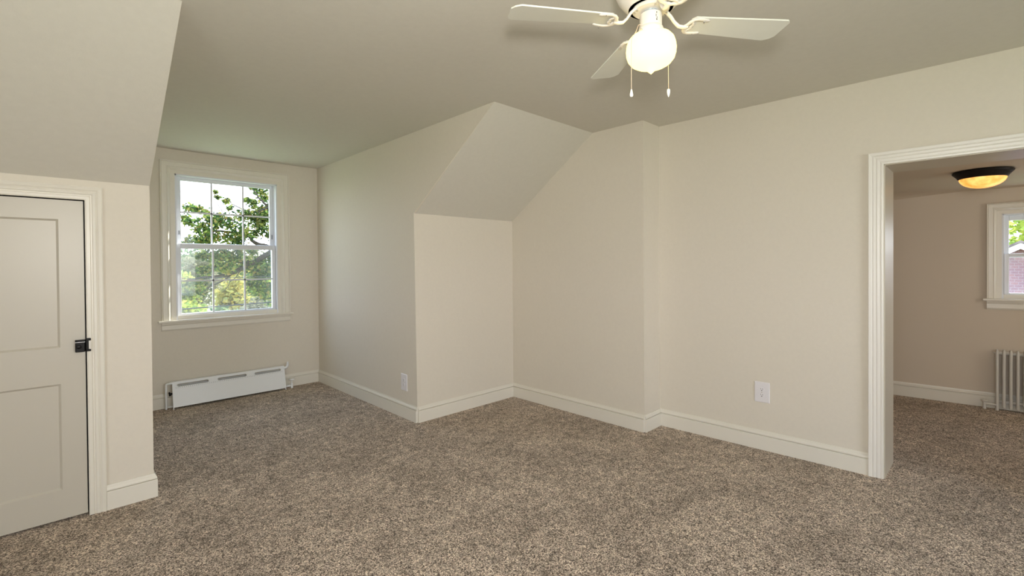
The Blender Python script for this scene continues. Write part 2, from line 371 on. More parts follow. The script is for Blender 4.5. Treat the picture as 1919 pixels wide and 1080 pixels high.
# ------------------------------------------------------------------ baseboards
BBP = [(0, 0), (0.018, 0), (0.018, 0.1045), (0.0170, 0.1065), (0.0060, 0.1070), (0.0060, 0.1105), (0.0155, 0.1110), (0.0160, 0.118), (0.012, 0.127), (0.0075, 0.134), (0.006, 0.143), (0, 0.143)]
def baseboard(name, path, label, closed=False):
    """path: floor points along the wall faces, room on the LEFT side of travel; mitred at the corners"""
    P = [Vector((x, y)) for x, y in path]; n = len(P); mb = MB(); rings = []
    for i in range(n):
        d0 = (P[i]-P[i-1]).normalized() if i > 0 else None
        d1 = (P[i+1]-P[i]).normalized() if i < n-1 else None
        n0 = Vector((-d0.y, d0.x)) if d0 else None; n1 = Vector((-d1.y, d1.x)) if d1 else None
        if n0 is None: m = n1
        elif n1 is None: m = n0
        else: m = (n0+n1)/(1+n0.dot(n1))
        rings.append([(P[i].x+m.x*t, P[i].y+m.y*t, z) for t, z in BBP])
    k = len(BBP)
    vs = [v for r in rings for v in r]; fs = []
    for i in range(n-1):
        for j in range(k): j2 = (j+1) % k; fs.append((i*k+j, i*k+j2, (i+1)*k+j2, (i+1)*k+j))
    fs.append(tuple(range(k))); fs.append(tuple(range((n-1)*k, n*k))[::-1])
    mb.add(vs, fs); return struct(mb.build(name, TRIM), label, 'baseboard')
CW = 0.078
baseboard('baseboard_right', [(RW(OY0+CW), OY0+CW), (XR2, YJ), (XR1, YJ)], 'cream baseboard along the doorway wall')
baseboard('baseboard_chase', [(XR1, YJ), (XR1, YK)], 'cream baseboard under the chase wall')
baseboard('baseboard_knee_right', [(XR1, YK), (XD, YK)], 'cream baseboard under the right knee wall')
baseboard('baseboard_dormer_right', [(XD, YK), (XD+0.004, YW)], 'cream baseboard along the right dormer wall')
baseboard('baseboard_back', [(XD+0.004, YW), (XDL, YW)], 'cream baseboard behind the low radiator')
baseboard('baseboard_dormer_left', [(XDL, YW), (XDL, YK), (DX1+0.0765, YK)], 'short cream baseboard beside the small door, turning into the dormer')
baseboard('baseboard_knee_left', [(DX0-0.077, YK), (LEFT, YK), (LEFT, BACK), (XR2+.14, BACK), (RW(OY1-0.08), OY1-0.08)], 'baseboard round the rest of the main room')
baseboard('baseboard_far', [(FX(FB), FB), (FX(FA), FA)], 'cream baseboard of the next room')

# ------------------------------------------------------------------ casings (mitred picture-frame mouldings)
def casing(name, mat_, a0, a1, z0, z1, prof, to3, parent=None, bottom=False):
    """opening a0..a1 x z0..z1 on a wall; prof = (distance outwards from opening, stand-off); to3(a, z, off)"""
    mb = MB(); k = len(prof); s = 1 if a1 > a0 else -1; rings = []
    corners = [(a0, z0, -s, 0), (a0, z1, -s, 1), (a1, z1, s, 1), (a1, z0, s, 0)]
    if bottom: corners = [(a0, z0, -s, -1), (a0, z1, -s, 1), (a1, z1, s, 1), (a1, z0, s, -1)]
    vs = []
    for a, z, sa, sz in corners:
        for o, t in prof: vs.append(to3(a+sa*o, z+sz*o, t))
    fs = []; m = 4
    for i in range(m if bottom else m-1):
        i2 = (i+1) % m
        for j in range(k): j2 = (j+1) % k; fs.append((i*k+j, i*k+j2, i2*k+j2, i2*k+j))
    if not bottom: fs.append(tuple(range(k))); fs.append(tuple(range(3*k, 4*k))[::-1])
    mb.add(vs, fs); return mb.build(name, mat_, parent)
def prof_wide(w):
    # inner bead, flat with two flutes, ogee, raised back band
    return [(0, 0), (0, .0015), (.30*w, .0015), (.36*w, .006), (.42*w, .0135), (.48*w, .021), (.52*w, .0235), (.56*w, .0200), (.60*w, .0200), (.62*w, .0225), (.88*w, .0225), (.905*w, .0195), (.92*w, .0215), (.94*w, .030), (.955*w, .033), (.99*w, .034), (w, .030), (w, 0)]

# ------------------------------------------------------------------ double-hung windows
def double_hung(name, label, a0, a1, z0, z1, zm, to3, cw, parts_mat, muntins=(), hm=(), stoolz=None, jambd=0.15):
    """to3(a, z, off): off < 0 goes out through the wall"""
    root = empty(name, to3((a0+a1)/2, z0, 0)); struct(root, label, 'window')
    sg = 1 if a1 > a0 else -1
    def bx(mb, aa, ab, za, zb, oa, ob):
        mb.hexa([to3(aa, za, oa), to3(ab, za, oa), to3(ab, za, ob), to3(aa, za, ob), to3(aa, zb, oa), to3(ab, zb, oa), to3(ab, zb, ob), to3(aa, zb, ob)]); return mb
    casing('casing', TRIM, a0, a1, z0, z1, prof_wide(cw), to3, root)
    # stool and apron
    st = MB(); bx(st, a0-sg*(cw+.028), a1+sg*(cw+.028), z0-.022, z0, -.02, .052); st.build('stool', TRIM, root, bevel=.006, seg=3)
    ap = MB(); ap.prism([to3(a0-sg*cw, z0-.105, 0), to3(a0-sg*cw, z0-.105, .010), to3(a0-sg*cw, z0-.09, .019), to3(a0-sg*cw, z0-.05, .019), to3(a0-sg*cw, z0-.04, .028), to3(a0-sg*cw, z0-.022, .034), to3(a0-sg*cw, z0-.022, 0)],
                        Vector(to3(a1+sg*cw, z0, 0))-Vector(to3(a0-sg*cw, z0, 0))); ap.build('apron', TRIM, root)
    sl = MB(); bx(sl, a0, a1, z0, z0+.040, -.03, -.005); bx(sl, a0, a1, z0-.001, z0+.012, -jambd-.03, -.03); sl.build('sill', TRIM, root)
    jt = .012
    jb = MB(); bx(jb, a0, a0+sg*jt, z0, z1, -jambd, 0); bx(jb, a1-sg*jt, a1, z0, z1, -jambd, 0); bx(jb, a0, a1, z1-jt, z1, -jambd, 0)
    bx(jb, a0+sg*jt, a0+sg*(jt+.014), z0, z1, -jambd, -.105); bx(jb, a1-sg*(jt+.014), a1-sg*jt, z0, z1, -jambd, -.105); bx(jb, a0, a1, z1-.03, z1-jt, -jambd, -.105)
    jb.build('jamb', VINYL, root)
    tr = MB(); bx(tr, a0+sg*jt, a0+sg*(jt+.012), z0, z1-jt, -.062, -.057); bx(tr, a1-sg*(jt+.012), a1-sg*jt, z0, z1-jt, -.062, -.057); tr.build('balance_track', VINYL, root)
    def sash(nm, za, zb, oa, ob, stile, trail, brail, hz):
        i0 = a0+sg*(jt+.002); i1 = a1-sg*(jt+.002); g0 = i0+sg*stile; g1 = i1-sg*stile
        f = MB(); bx(f, i0, g0, za, zb, oa, ob); bx(f, g1, i1, za, zb, oa, ob); bx(f, g0, g1, za, za+brail, oa, ob); bx(f, g0, g1, zb-trail, zb, oa, ob)
        fo = f.build(nm, parts_mat, root, bevel=.003)
        om = (oa+ob)/2
        g = MB(); bx(g, g0, g1, za+brail, zb-trail, om-.003, om+.003); g.build('glass_pane', GLASS, fo)
        if muntins:
            mm = MB()
            for a in muntins: bx(mm, a-.008, a+.008, za+brail, zb-trail, om-.006+.008, om+.006+.008)
            for z in hz: bx(mm, g0, g1, z-.008, z+.008, om-.006+.008, om+.006+.008)
            mm.build('muntin_grid', parts_mat, fo)
        return fo
    return root, sash, bx

def to_back(a, z, off): return (a, YW-off, z)
w1, sash, bx = double_hung('window_1', 'white double hung window with trees outside in the dormer', .890, 1.857, .872, 2.348, 1.62, to_back, .125, VINYL, muntins=(1.222, 1.524), hm=(1.265, 1.97))
up = sash('upper_sash', 1.60, 2.336, -.098, -.070, .046, .040, .050, (1.972,))
lo = sash('lower_sash', .884, 1.646, -.062, -.030, .036, .052, .046, (1.263,))
sc_ = MB(); bx(sc_, .916, 1.831, .895, 1.60, -.1245, -.1235); sc_.build('insect_screen', SCREEN, w1)
lk = MB(); bx(lk, .925, .937, 1.74, 1.78, -.070, -.062); bx(lk, 1.812, 1.824, 1.72, 1.77, -.070, -.058); lk.build('tilt_latch', mat('grey_latch', (.25, .26, .28), .4), up)
def to_far(a, z, off): return (FX(a)-off, a, z)
w2, sash2, bx2 = double_hung('window_2', 'white double hung window on the far wall of the next room', -.045, -.880, 1.048, 1.850, 1.46, to_far, .100, VINYL)
sash2('upper_sash', 1.44, 1.838, -.098, -.070, .034, .050, .036, ())
sc_ = MB(); bx2(sc_, -.07, -.855, 1.07, 1.45, -.1245, -.1235); sc_.build('insect_screen', SCREEN, w2)
sash2('lower_sash', 1.052, 1.475, -.062, -.030, .034, .030, .050, ())

# ------------------------------------------------------------------ doorway trim
def to_right(a, z, off): return (RW(a)-off, a, z)
t1 = empty('trim_1', (RW(OY0), OY0, 0)); struct(t1, 'cream moulded casing and jamb round the doorway to the next room', 'door casing')
pw = 0.078
casing('casing', TRIM_WHITE, OY0, OY1, 0, OZ, [(0, 0), (0, .018), (.010, .019), (.016, .0175), (.022, .019), (.032, .0200), (.037, .0185), (.042, .0205), (.052, .0225), (.056, .0205), (.061, .0235), (.074, .0265), (pw, .026), (pw, 0)], to_right, t1)
jm = MB()
def jbox(ya, yb, z0, z1, oa, ob): jm.hexa([to_right(ya, z0, oa), to_right(ya, z0, ob), to_right(yb, z0, ob), to_right(yb, z0, oa), to_right(ya, z1, oa), to_right(ya, z1, ob), to_right(yb, z1, ob), to_right(yb, z1, oa)])
jbox(OY0-.006, OY0+.002, 0, OZ, .004, -WT-.003); jbox(OY1-.002, OY1+.006, 0, OZ, .004, -WT-.003); jbox(OY1, OY0, OZ-.006, OZ+.002, .004, -WT-.003)
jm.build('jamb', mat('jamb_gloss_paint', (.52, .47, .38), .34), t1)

# ------------------------------------------------------------------ small knee-wall door
t2 = empty('trim_2', (DX1, YK, 0)); struct(t2, 'cream moulded casing round the small knee wall door', 'door casing')
def to_knee(a, z, off): return (a, YK-off, z)
casing('casing', TRIM, DX0, DX1, 0, DZ, [(0, -.05), (0, .012), (.006, .015), (.020, .015), (.024, .010), (.029, .010), (.033, .015), (.044, .018), (.052, .013), (.057, .018), (.071, .023), (.076, .020), (.076, 0)], to_knee, t2)
d1 = empty('door_1', (DX0, YK, 0)); struct(d1, 'small cream two panel door in the left knee wall', 'door')
XA, XB, ZA, ZB = DX0+.004, DX1-.006, .014, DZ-.006
lf = MB(); yf = YK+.002; yb_ = YK+.036; st_ = .102
px0, px1 = XA+st_, XB-st_
panels = [(.176, .763), (.964, 1.672)]
lf.box(XA, px0, yf, yb_, ZA, ZB); lf.box(px1, XB, yf, yb_, ZA, ZB)
lf.box(px0, px1, yf, yb_, ZA, .176); lf.box(px0, px1, yf, yb_, .763, .964); lf.box(px0, px1, yf, yb_, 1.672, ZB)
leaf = lf.build('door_leaf', DOORM, d1)
for za, zb in panels:
    pn = MB(); e_ = .010; dpt = .011
    pn.add([(px0, yf, za), (px1, yf, za), (px1, yf, zb), (px0, yf, zb), (px0+e_, yf+dpt, za+e_), (px1-e_, yf+dpt, za+e_), (px1-e_, yf+dpt, zb-e_), (px0+e_, yf+dpt, zb-e_)],
           [(0, 1, 5, 4), (1, 2, 6, 5), (2, 3, 7, 6), (3, 0, 4, 7), (4, 5, 6, 7)])
    pn.add([(px0, yb_, za), (px1, yb_, za), (px1, yb_, zb), (px0, yb_, zb)], [(0, 1, 2, 3)])
    pn.build('panel', DOORM, d1)
la = MB(); la.box(.084, .1265, yf-.026, yf, .931, .986); lo_ = la.build('rim_latch', BLACK, d1, bevel=.004); lo_['label'] = 'black iron rim latch'
lb = MB(); lb.box(.084, .1265, yf-.028, yf, .988, 1.000); lb.build('latch_bolt', BLACK, lo_, bevel=.003)
l3 = MB().lathe([(.006, 0), (.006, .006), (.010, .010), (.010, .015), (.004, .018)], 16); l3.xf(Matrix.Translation((.100, yf-.026, .962)) @ Matrix.Rotation(PI/2, 4, 'X')); l3.build('latch_knob', BLACK, lo_, smooth=True)
l4 = MB().box(.0855, .125, yf-.030, yf-.026, .9855, .9885); l4.build('latch_edge', CHROME, lo_)
kp = MB(); kp.box(.1285, .1395, YK-.038, YK-.012, .941, .999); kp.box(.1285, .150, YK-.036, YK-.014, .994, 1.007); kp.box(.1285, .150, YK-.036, YK-.014, .933, .944)
ko = kp.build('latch_keeper', BLACK, t2, bevel=.003); ko['label'] = 'black iron latch keeper on the casing'
kr = MB().box(.1400, .1500, YK-.034, YK-.016, .9445, .9935); kr.build('keeper_roller', FANW, ko, bevel=.003)
# near-black board: crawl space shade behind the door gap, put into its colour
struct(MB().box(DX0-.02, DX1+.02, YK+.06, YK+.10, -.01, DZ+.02).build('wall_crawl_shade', DARK), 'near-black board painted as the crawl space shade behind the small door', 'wall')

# ------------------------------------------------------------------ low panel radiator under the window
def low_radiator():
    r = empty('panel_radiator', (1.36, 5.66, 0)); tag(r, 'low white metal panel radiator with three long slots under the dormer window', 'radiator')
    x0, x1 = .834, 1.889; zb, zt = .020, .262
    def yy(z): return 5.640 + (z-zb)/(zt-zb)*.060          # the cover leans back to the wall
    slots = [(.874, 1.145), (1.224, 1.499), (1.578, 1.852)]; zs, hs = .226, .0125
    fp = MB(); th = .004
    def quad(xa, xb, za, zb2):
        fp.hexa([(xa, yy(za), za), (xb, yy(za), za), (xb, yy(za)+th, za), (xa, yy(za)+th, za), (xa, yy(zb2), zb2), (xb, yy(zb2), zb2), (xb, yy(zb2)+th, zb2), (xa, yy(zb2)+th, zb2)])
    quad(x0, x1, zb, zs-hs); quad(x0, x1, zs+hs, zt)
    edges = [x0] + [v for s in slots for v in s] + [x1]
    for i in range(0, len(edges), 2): quad(edges[i], edges[i+1], zs-hs, zs+hs)
    for a, b in slots:                                       # rounded slot ends
        for xe, sg in ((a, 1), (b, -1)):
            arc = [(xe+sg*hs - sg*hs*math.cos(t), zs+hs*math.sin(t)) for t in [(-PI/2+PI*i/8) for i in range(9)]]
            for k in range(8):
                (xa_, za_), (xb_, zb_) = arc[k], arc[k+1]
                pts = [(xe, yy(za_), za_), (xa_, yy(za_), za_), (xb_, yy(zb_), zb_), (xe, yy(zb_), zb_)]
                fp.prism(pts, (0, th, 0))
    # top lip to the wall, rounded edge
    fp.prism([(x0, yy(zt), zt-.004), (x0, yy(zt)+.002, zt), (x0, 5.748, zt), (x0, 5.748, zt-.004)], (x1-x0, 0, 0))
    f = fp.build('front_cover', RAD, r); 
    # folded end flanges reaching the floor as feet
    for xe in (x0, x1-.004):
        ft = MB().prism([(xe, yy(zb)-.002, 0), (xe, yy(zb)+.016, 0), (xe, yy(zt)+.014, zt-.002), (xe, yy(zt)-.001, zt-.002)], (.006, 0, 0)); ft.build('leg', RAD, r)
    el = MB().box(x0+.02, x1-.02, 5.690, 5.738, .045, .205)
    for k in range(60):
        xx = x0+.03+k*(x1-x0-.06)/59; el.box(xx, xx+.0015, 5.684, 5.742, .04, .21)
    el.build('finned_element', FINS, r)
    lv = MB()
    for a, b in slots: lv.add([(a+.004, 5.712, zs-.012), (b-.004, 5.712, zs-.012), (b-.004, 5.730, zs-.004), (a+.004, 5.730, zs-.004)], [(0, 1, 2, 3)])
    lv.build('slot_louver', RAD, f)
    # left return pipe
    p = MB().tube([(.786, 5.706, 0), (.786, 5.706, .235), (.789, 5.706, .246), (.798, 5.706, .250), (.86, 5.706, .250)], .0095, 12); p.build('return_pipe', RAD, r, smooth=True)
    c = MB().tube([(.815, 5.706, .250), (.832, 5.706, .250)], .0135, 12); c.build('pipe_coupling', RAD, r, smooth=True)
    b = MB().tube([(.800, 5.70, .02), (.845, 5.70, .02)], .009, 10); b.build('supply_pipe', RAD, r, smooth=True)
    bv = MB().tube([(.812, 5.69, .150), (.845, 5.69, .150)], .010, 12); bvo = bv.build('bleed_valve', BLACK, r, smooth=True); bvo['label'] = 'dark bleed valve at the open end'
    bk = MB().tube([(.812, 5.674, .138), (.812, 5.706, .162)], .008, 8); bk.build('valve_key', BLACK, bvo, smooth=True)
    # right: upturned vent elbow, and hand valve
    e = MB().tube([(1.875, 5.705, .238), (1.902, 5.705, .238), (1.917, 5.705, .243), (1.926, 5.705, .255), (1.929, 5.705, .275), (1.929, 5.705, .298), (1.929, 5.705, .306)], [.013, .014, .0145, .014, .013, .011, .007], 12); e.build('air_vent', RAD, r, smooth=True)
    vp = MB().tube([(1.88, 5.675, .030), (1.957, 5.675, .030)], .010, 10); vp.tube([(1.905, 5.675, .030), (1.918, 5.675, .030)], .015, 8); vp.tube([(1.926, 5.675, .030), (1.940, 5.675, .030)], .015, 8); vp.build('supply_pipe', RAD, r, smooth=True)
    vb = MB().tube([(1.962, 5.675, 0), (1.962, 5.675, .052)], .0135, 12); vb.tube([(1.962, 5.675, .052), (1.962, 5.675, .092)], .0065, 10); v_ = vb.build('valve_body', RAD, r, smooth=True)
    vh = MB().lathe([(.008, -.012), (.026, -.006), (.029, .002), (.026, .008), (.010, .010)], 20, (1.962, 5.675, .098)); vh.build('valve_handle', RAD, v_, smooth=True)
low_radiator()

# ------------------------------------------------------------------ column radiator in the next room
def column_radiator():
    xf, dep, y0, pitch, n = 6.335, .085, -.016, .0445, 11
    r = empty('column_radiator', (xf, y0-.2, 0)); tag(r, 'white upright column radiator against the far wall of the next room', 'radiator')
    xs = [xf+.010, xf+.010+dep/2-.002, xf+dep-.008]
    for i in range(n):
        y = y0-i*pitch; s = MB()
        zb = 0.0 if i in (0, n-1) else .030
        for k, x in enumerate(xs):
            s.tube([(x, y, (zb if k != 1 else .05)), (x, y, .10), (x, y, .50), (x, y, .556), (x, y, .566)], [.0115, .0115, .0115, .0112, .006], 10, flat=1)
        for z in (.075, .535): s.tube([(xs[0], y, z), (xs[-1], y, z)], .010, 8)
        s.build('section', CASTIRON, r, smooth=True)
    for z in (.080, .535):
        h = MB().tube([(xs[1], y0+.010, z), (xs[1], y0-pitch*(n-1)-.01, z)], .018, 10); h.build('header_pipe', CASTIRON, r, smooth=True)
    vt = MB().tube([(xs[0]+.01, y0+.006, .535), (xs[0]+.01, y0+.028, .545)], [.009, .004], 8); vt.build('air_vent', CASTIRON, r, smooth=True)
    vp = MB().tube([(xs[0], y0, .050), (xs[0], .070, .050)], .010, 10); vp.tube([(xs[0], .022, .05), (xs[0], .034, .05)], .016, 8); vp.tube([(xs[0], .042, .05), (xs[0], .052, .05)], .014, 8); vp.build('supply_pipe', CASTIRON, r, smooth=True)
    vb = MB().tube([(xs[0], .068, 0), (xs[0], .068, .065)], .013, 10); vo = vb.build('valve_body', CASTIRON, r, smooth=True)
    vh = MB().lathe([(.012, -.012), (.024, -.004), (.026, .004), (.022, .010), (.006, .012)], 18, (xs[0], .068, .076)); vh.build('valve_handle', CASTIRON, vo, smooth=True)
column_radiator()

# ------------------------------------------------------------------ wall outlets
def outlet(frame, label, group=None):
    """frame(a, z, off) on the wall; a = horizontal centre offset"""
    root = empty('wall_outlet', frame(0, 0, 0)); tag(root, label, 'outlet', group)
    def bx(mb, a0, a1, z0, z1, o0, o1, ch=0.0):
        mb.hexa([frame(a0, z0, o0), frame(a1, z0, o0), frame(a1-ch if ch else a1, z0+ch, o1), frame(a0+ch, z0+ch, o1), frame(a0, z1, o0), frame(a1, z1, o0), frame(a1-ch, z1-ch, o1), frame(a0+ch, z1-ch, o1)])
    p = MB(); bx(p, -.052, .052, -.0765, .0765, 0, .004); bx(p, -.052, .052, -.0765, .0765, .004, .008, .004); po = p.build('cover_plate', PLATE, root)
    for zc in (.0215, -.0215):
        rc = MB(); pts = []
        for k in range(20):
            a = 2*PI*k/20; pts.append(frame(.0165*math.cos(a), zc+max(-.0135, min(.0135, .0165*math.sin(a))), .0075))
        rc.prism(pts, Vector(frame(0, 0, .0105))-Vector(frame(0, 0, .0075))); ro = rc.build('receptacle', PLATE, root)
        sl = MB(); bx(sl, -.0078, -.0055, zc+.000, zc+.0095, .0100, .0110); bx(sl, .0055, .0078, zc+.001, zc+.0085, .0100, .0110)
        pts = [frame(.0034*math.cos(2*PI*k/10), zc-.0075+.0034*math.sin(2*PI*k/10), .0100) for k in range(10)]
        sl.prism(pts, Vector(frame(0, 0, .011))-Vector(frame(0, 0, .0100))); sl.build('socket_slot', SLOT, ro)
    sc = MB(); pts = [frame(.003*math.cos(2*PI*k/10), .003*math.sin(2*PI*k/10), .0078) for k in range(10)]
    sc.prism(pts, Vector(frame(0, 0, .0092))-Vector(frame(0, 0, .0078))); sc.build('screw', CHROME, root)
    return root
outlet(lambda a, z, o: (RW(1.221+a)-o, 1.221+a, .431+z), 'white wall outlet on the right wall left of the doorway')
outlet(lambda a, z, o: (XD-.0005-o, 3.806-a, .327+z), 'white wall outlet on the dormer side wall near the corner')

# ------------------------------------------------------------------ ceiling fan
def fan():
    cx, cy = 1.625, .907; zb = 2.314
    root = empty('ceiling_fan', (cx, cy, ZC)); tag(root, 'white four blade ceiling fan with a lit schoolhouse globe', 'ceiling fan')
    c0 = (cx, cy, 0)
    MB().lathe([(.100, 2.591), (.104, 2.565), (.126, 2.540), (.134, 2.515), (.134, 2.450), (.130, 2.425), (.122, 2.405), (.104, 2.382), (.088, 2.366), (.083, 2.362)], 48, c0).build('motor_housing', FANW, root, smooth=True)
    MB().lathe([(.082, 2.372), (.082, 2.362), (.060, 2.362), (.060, 2.372)], 40, c0, cap=False).build('vent_ring', DARK, root, smooth=True)  # shade of the gap under the housing, painted as a black ring
    MB().lathe([(.068, 2.368), (.068, 2.357), (.062, 2.352), (.030, 2.352)], 40, c0).build('rotor_plate', FANW, root, smooth=True)
    MB().lathe([(.026, 2.354), (.026, 2.347), (.030, 2.345), (.030, 2.338)], 24, c0).build('neck', STEEL, root, smooth=True)
    sw = MB().lathe([(.034, 2.341), (.0395, 2.339), (.0405, 2.334), (.0405, 2.292), (.044, 2.288), (.046, 2.280), (.046, 2.268), (.042, 2.266)], 36, c0).build('switch_housing', FANW, root, smooth=True)
    # reversing switch slots on the side that faces the room
    sl = MB(); vd = Vector((-.66, -.75, 0)).normalized(); rd = Vector((.75, -.66, 0)).normalized()
    for u, z, ww, hh in ((.008, 2.329, .0012, .003), (.006, 2.318, .0010, .004), (.009, 2.310, .0012, .002), (.008, 2.303, .0018, .0025)):
        p = Vector((cx, cy, z)) + rd*u + vd*(.0404)
        sl.hexa([p-rd*ww-Vector((0, 0, hh)), p+rd*ww-Vector((0, 0, hh)), p+rd*ww+vd*.0006-Vector((0, 0, hh)), p-rd*ww+vd*.0006-Vector((0, 0, hh)),
                 p-rd*ww+Vector((0, 0, hh)), p+rd*ww+Vector((0, 0, hh)), p+rd*ww+vd*.0006+Vector((0, 0, hh)), p-rd*ww+vd*.0006+Vector((0, 0, hh))])
    sl.build('switch_slot', SLOT, sw)
    for a in (0.9, 2.9, 5.2):
        d = Vector((math.cos(a), math.sin(a), 0)); p = Vector((cx, cy, 2.274))
        MB().tube([p+d*.044, p+d*.053], .0028, 8).build('thumb_screw', CHROME, root, smooth=True)
    gp = [(.040, 2.276), (.043, 2.272), (.046, 2.266), (.060, 2.262), (.074, 2.255), (.084, 2.243), (.0895, 2.227), (.0920, 2.208), (.0905, 2.190), (.085, 2.173), (.073, 2.158), (.058, 2.149), (.042, 2.143), (.028, 2.138), (.016, 2.131), (.007, 2.122), (.001, 2.117)]
    g = MB().lathe(gp, 48, c0).build('glass_globe', GLOBE, root, smooth=True); g['label'] = 'glowing cream schoolhouse globe'
    th0 = math.atan2(.592-1.222, 2.059-1.191)
    def blade_outline(flip):
        r0, r1, w0, w1 = .150, .536, .046, .066; ca, cb = .034, .012
        o = [(r0+.012, -w0), (r0, -w0+.014), (r0, w0-.014), (r0+.012, w0), (r1-ca, w1-.001), (r1-ca*.35, w1-ca*.45), (r1, w1-ca*1.0), (r1, -w1+cb), (r1-cb, -w1)]
        return [(x, -y) for x, y in o][::-1] if flip else o
    for k in range(4):
        th = th0 + k*PI/2; rot = Matrix.Translation((cx, cy, zb)) @ Matrix.Rotation(th, 4, 'Z')
        tilt = rot @ Matrix.Rotation(math.radians(-7), 4, 'X')
        b = MB(); o = blade_outline(k in (1, 3)); b.prism([(x, y, -.003) for x, y in o], (0, 0, .006)); b.xf(tilt)
        bo = b.build('blade', BLADEM, root, bevel=.0015)
        ir = MB()
        ir.tube([(.052, 0, .044), (.066, 0, .040), (.080, 0, .026), (.094, 0, .005), (.110, 0, -.010), (.128, 0, -.013), (.146, 0, -.010)], [.009, .009, .008, .0075, .0085, .0095, .009], 10, flat=.7)
        ir.tube([(.050, -.014, .043), (.056, 0, .043), (.050, .014, .043)], .006, 8, flat=.6)
        for s in (-1, 1):
            ir.tube([(.132, 0, -.010), (.142, s*.012, -.009), (.146, s*.028, -.008), (.156, s*.041, -.007), (.172, s*.046, -.0065), (.192, s*.044, -.0065), (.208, s*.040, -.0065), (.214, s*.038, -.0055)], [.008, .0085, .0085, .008, .008, .0075, .007, .004], 10, flat=.5)
            ir.tube([(.150, s*.030, -.008), (.160, s*.020, -.008), (.164, s*.008, -.008), (.160, 0, -.008)], [.005, .0055, .0055, .005], 8, flat=.55)
        ir.xf(rot @ Matrix.Rotation(math.radians(-7)*.6, 4, 'X'))
        io = ir.build('blade_iron', FANW, root, smooth=True)
        for p in ((.058, .010, .034), (.058, -.010, .034), (.190, .044, -.010), (.190, -.044, -.010)):
            scr = MB().lathe([(.0035, 0), (.003, -.003), (.001, -.004)], 10, p); scr.xf(rot); scr.build('screw', CHROME, io, smooth=True)
    rt = Vector((.716, -.698, 0)); fwv = Vector((.70, .714, 0)); c = Vector((cx, cy, 0))
    for u0, u1, f, ze, zs in ((-.041, -.0845, -.040, 2.018, 2.300), (.042, .0815, .048, 2.049, 2.300)):
        P = lambda u, ff, z: c + rt*u + fwv*ff + Vector((0, 0, z))
        ch = MB().tube([P(u0, f*.2, zs), P(u0*1.25, f*.4, zs-.006), P((u0+u1)/2, f*.7, zs-.035), P(u1*.97, f*1.0, zs-.068), P(u1, f*1.03, zs-.09), P(u1, f, ze+.03), P(u1, f, ze+.024)], .0011, 6)
        co = ch.build('pull_chain', CHAIN, root, smooth=True)
        fb = MB().lathe([(.0012, .028), (.003, .026), (.0045, .018), (.0062, .009), (.0058, .003), (.0030, 0)] if u0 < 0 else [(.0018, .030), (.0055, .028), (.0066, .020), (.0055, .010), (.0030, .003), (.0008, -.002)], 14, tuple(P(u1, f, ze)))
        fb.build('chain_fob', FOB, co, smooth=True)
fan()

# ------------------------------------------------------------------ flush light in the next room
def flush():
    c = (5.24, .070, 0)
    root = empty('flush_ceiling_light', (c[0], c[1], ZF)); tag(root, 'dark bronze flush ceiling light with a glowing amber glass bowl', 'ceiling light')
    MB().lathe([(.150, 2.116), (.172, 2.112), (.178, 2.105), (.176, 2.098), (.166, 2.088), (.152, 2.072), (.143, 2.058), (.137, 2.054), (.130, 2.056)], 48, c).build('metal_pan', BRONZE, root, smooth=True)
    prof = [(.137*math.cos(a), 2.058-.080*math.sin(a)) for a in [PI/2*i/14 for i in range(14)]] + [(.001, 1.978)]
    o = MB().lathe(prof, 48, c).build('glass_bowl', AMBER, root, smooth=True); o['label'] = 'glowing amber mottled glass bowl'
flush()

# ------------------------------------------------------------------ outside
struct(MB().box(-60, 120, -60, 140, -4.6, -4.1).build('ground_outside', GRASS), 'green lawn outside the house', 'ground')

def leaf_cluster(vs, fs, c, r, n, size, squash=.8):
    for _ in range(n):
        d = Vector((random.gauss(0, 1), random.gauss(0, 1), random.gauss(0, 1)*squash)); d = d*r*.62
        p = Vector(c)+d; a = Vector((random.gauss(0, 1), random.gauss(0, 1), random.gauss(0, .7))).normalized()
        b = a.cross(Vector((random.gauss(0, 1), random.gauss(0, 1), random.gauss(0, 1)))).normalized(); s = size*random.uniform(.6, 1.25)
        o = len(vs); up_ = a.cross(b)*s*.12
        vs += [p-a*s*.5, p-a*s*.1+b*s*.30+up_, p+a*s*.5, p-a*s*.1-b*s*.30+up_]; fs += [(o, o+1, o+2, o+3)]
def foliage(name, vs, fs, m, parent):
    me = bpy.data.meshes.new(name); me.from_pydata([tuple(v) for v in vs], [], fs); me.materials.append(m)
    o = bpy.data.objects.new(name, me); COL.objects.link(o); o.parent = parent; o.location = -parent_world(parent); o['kind'] = 'stuff'; return o

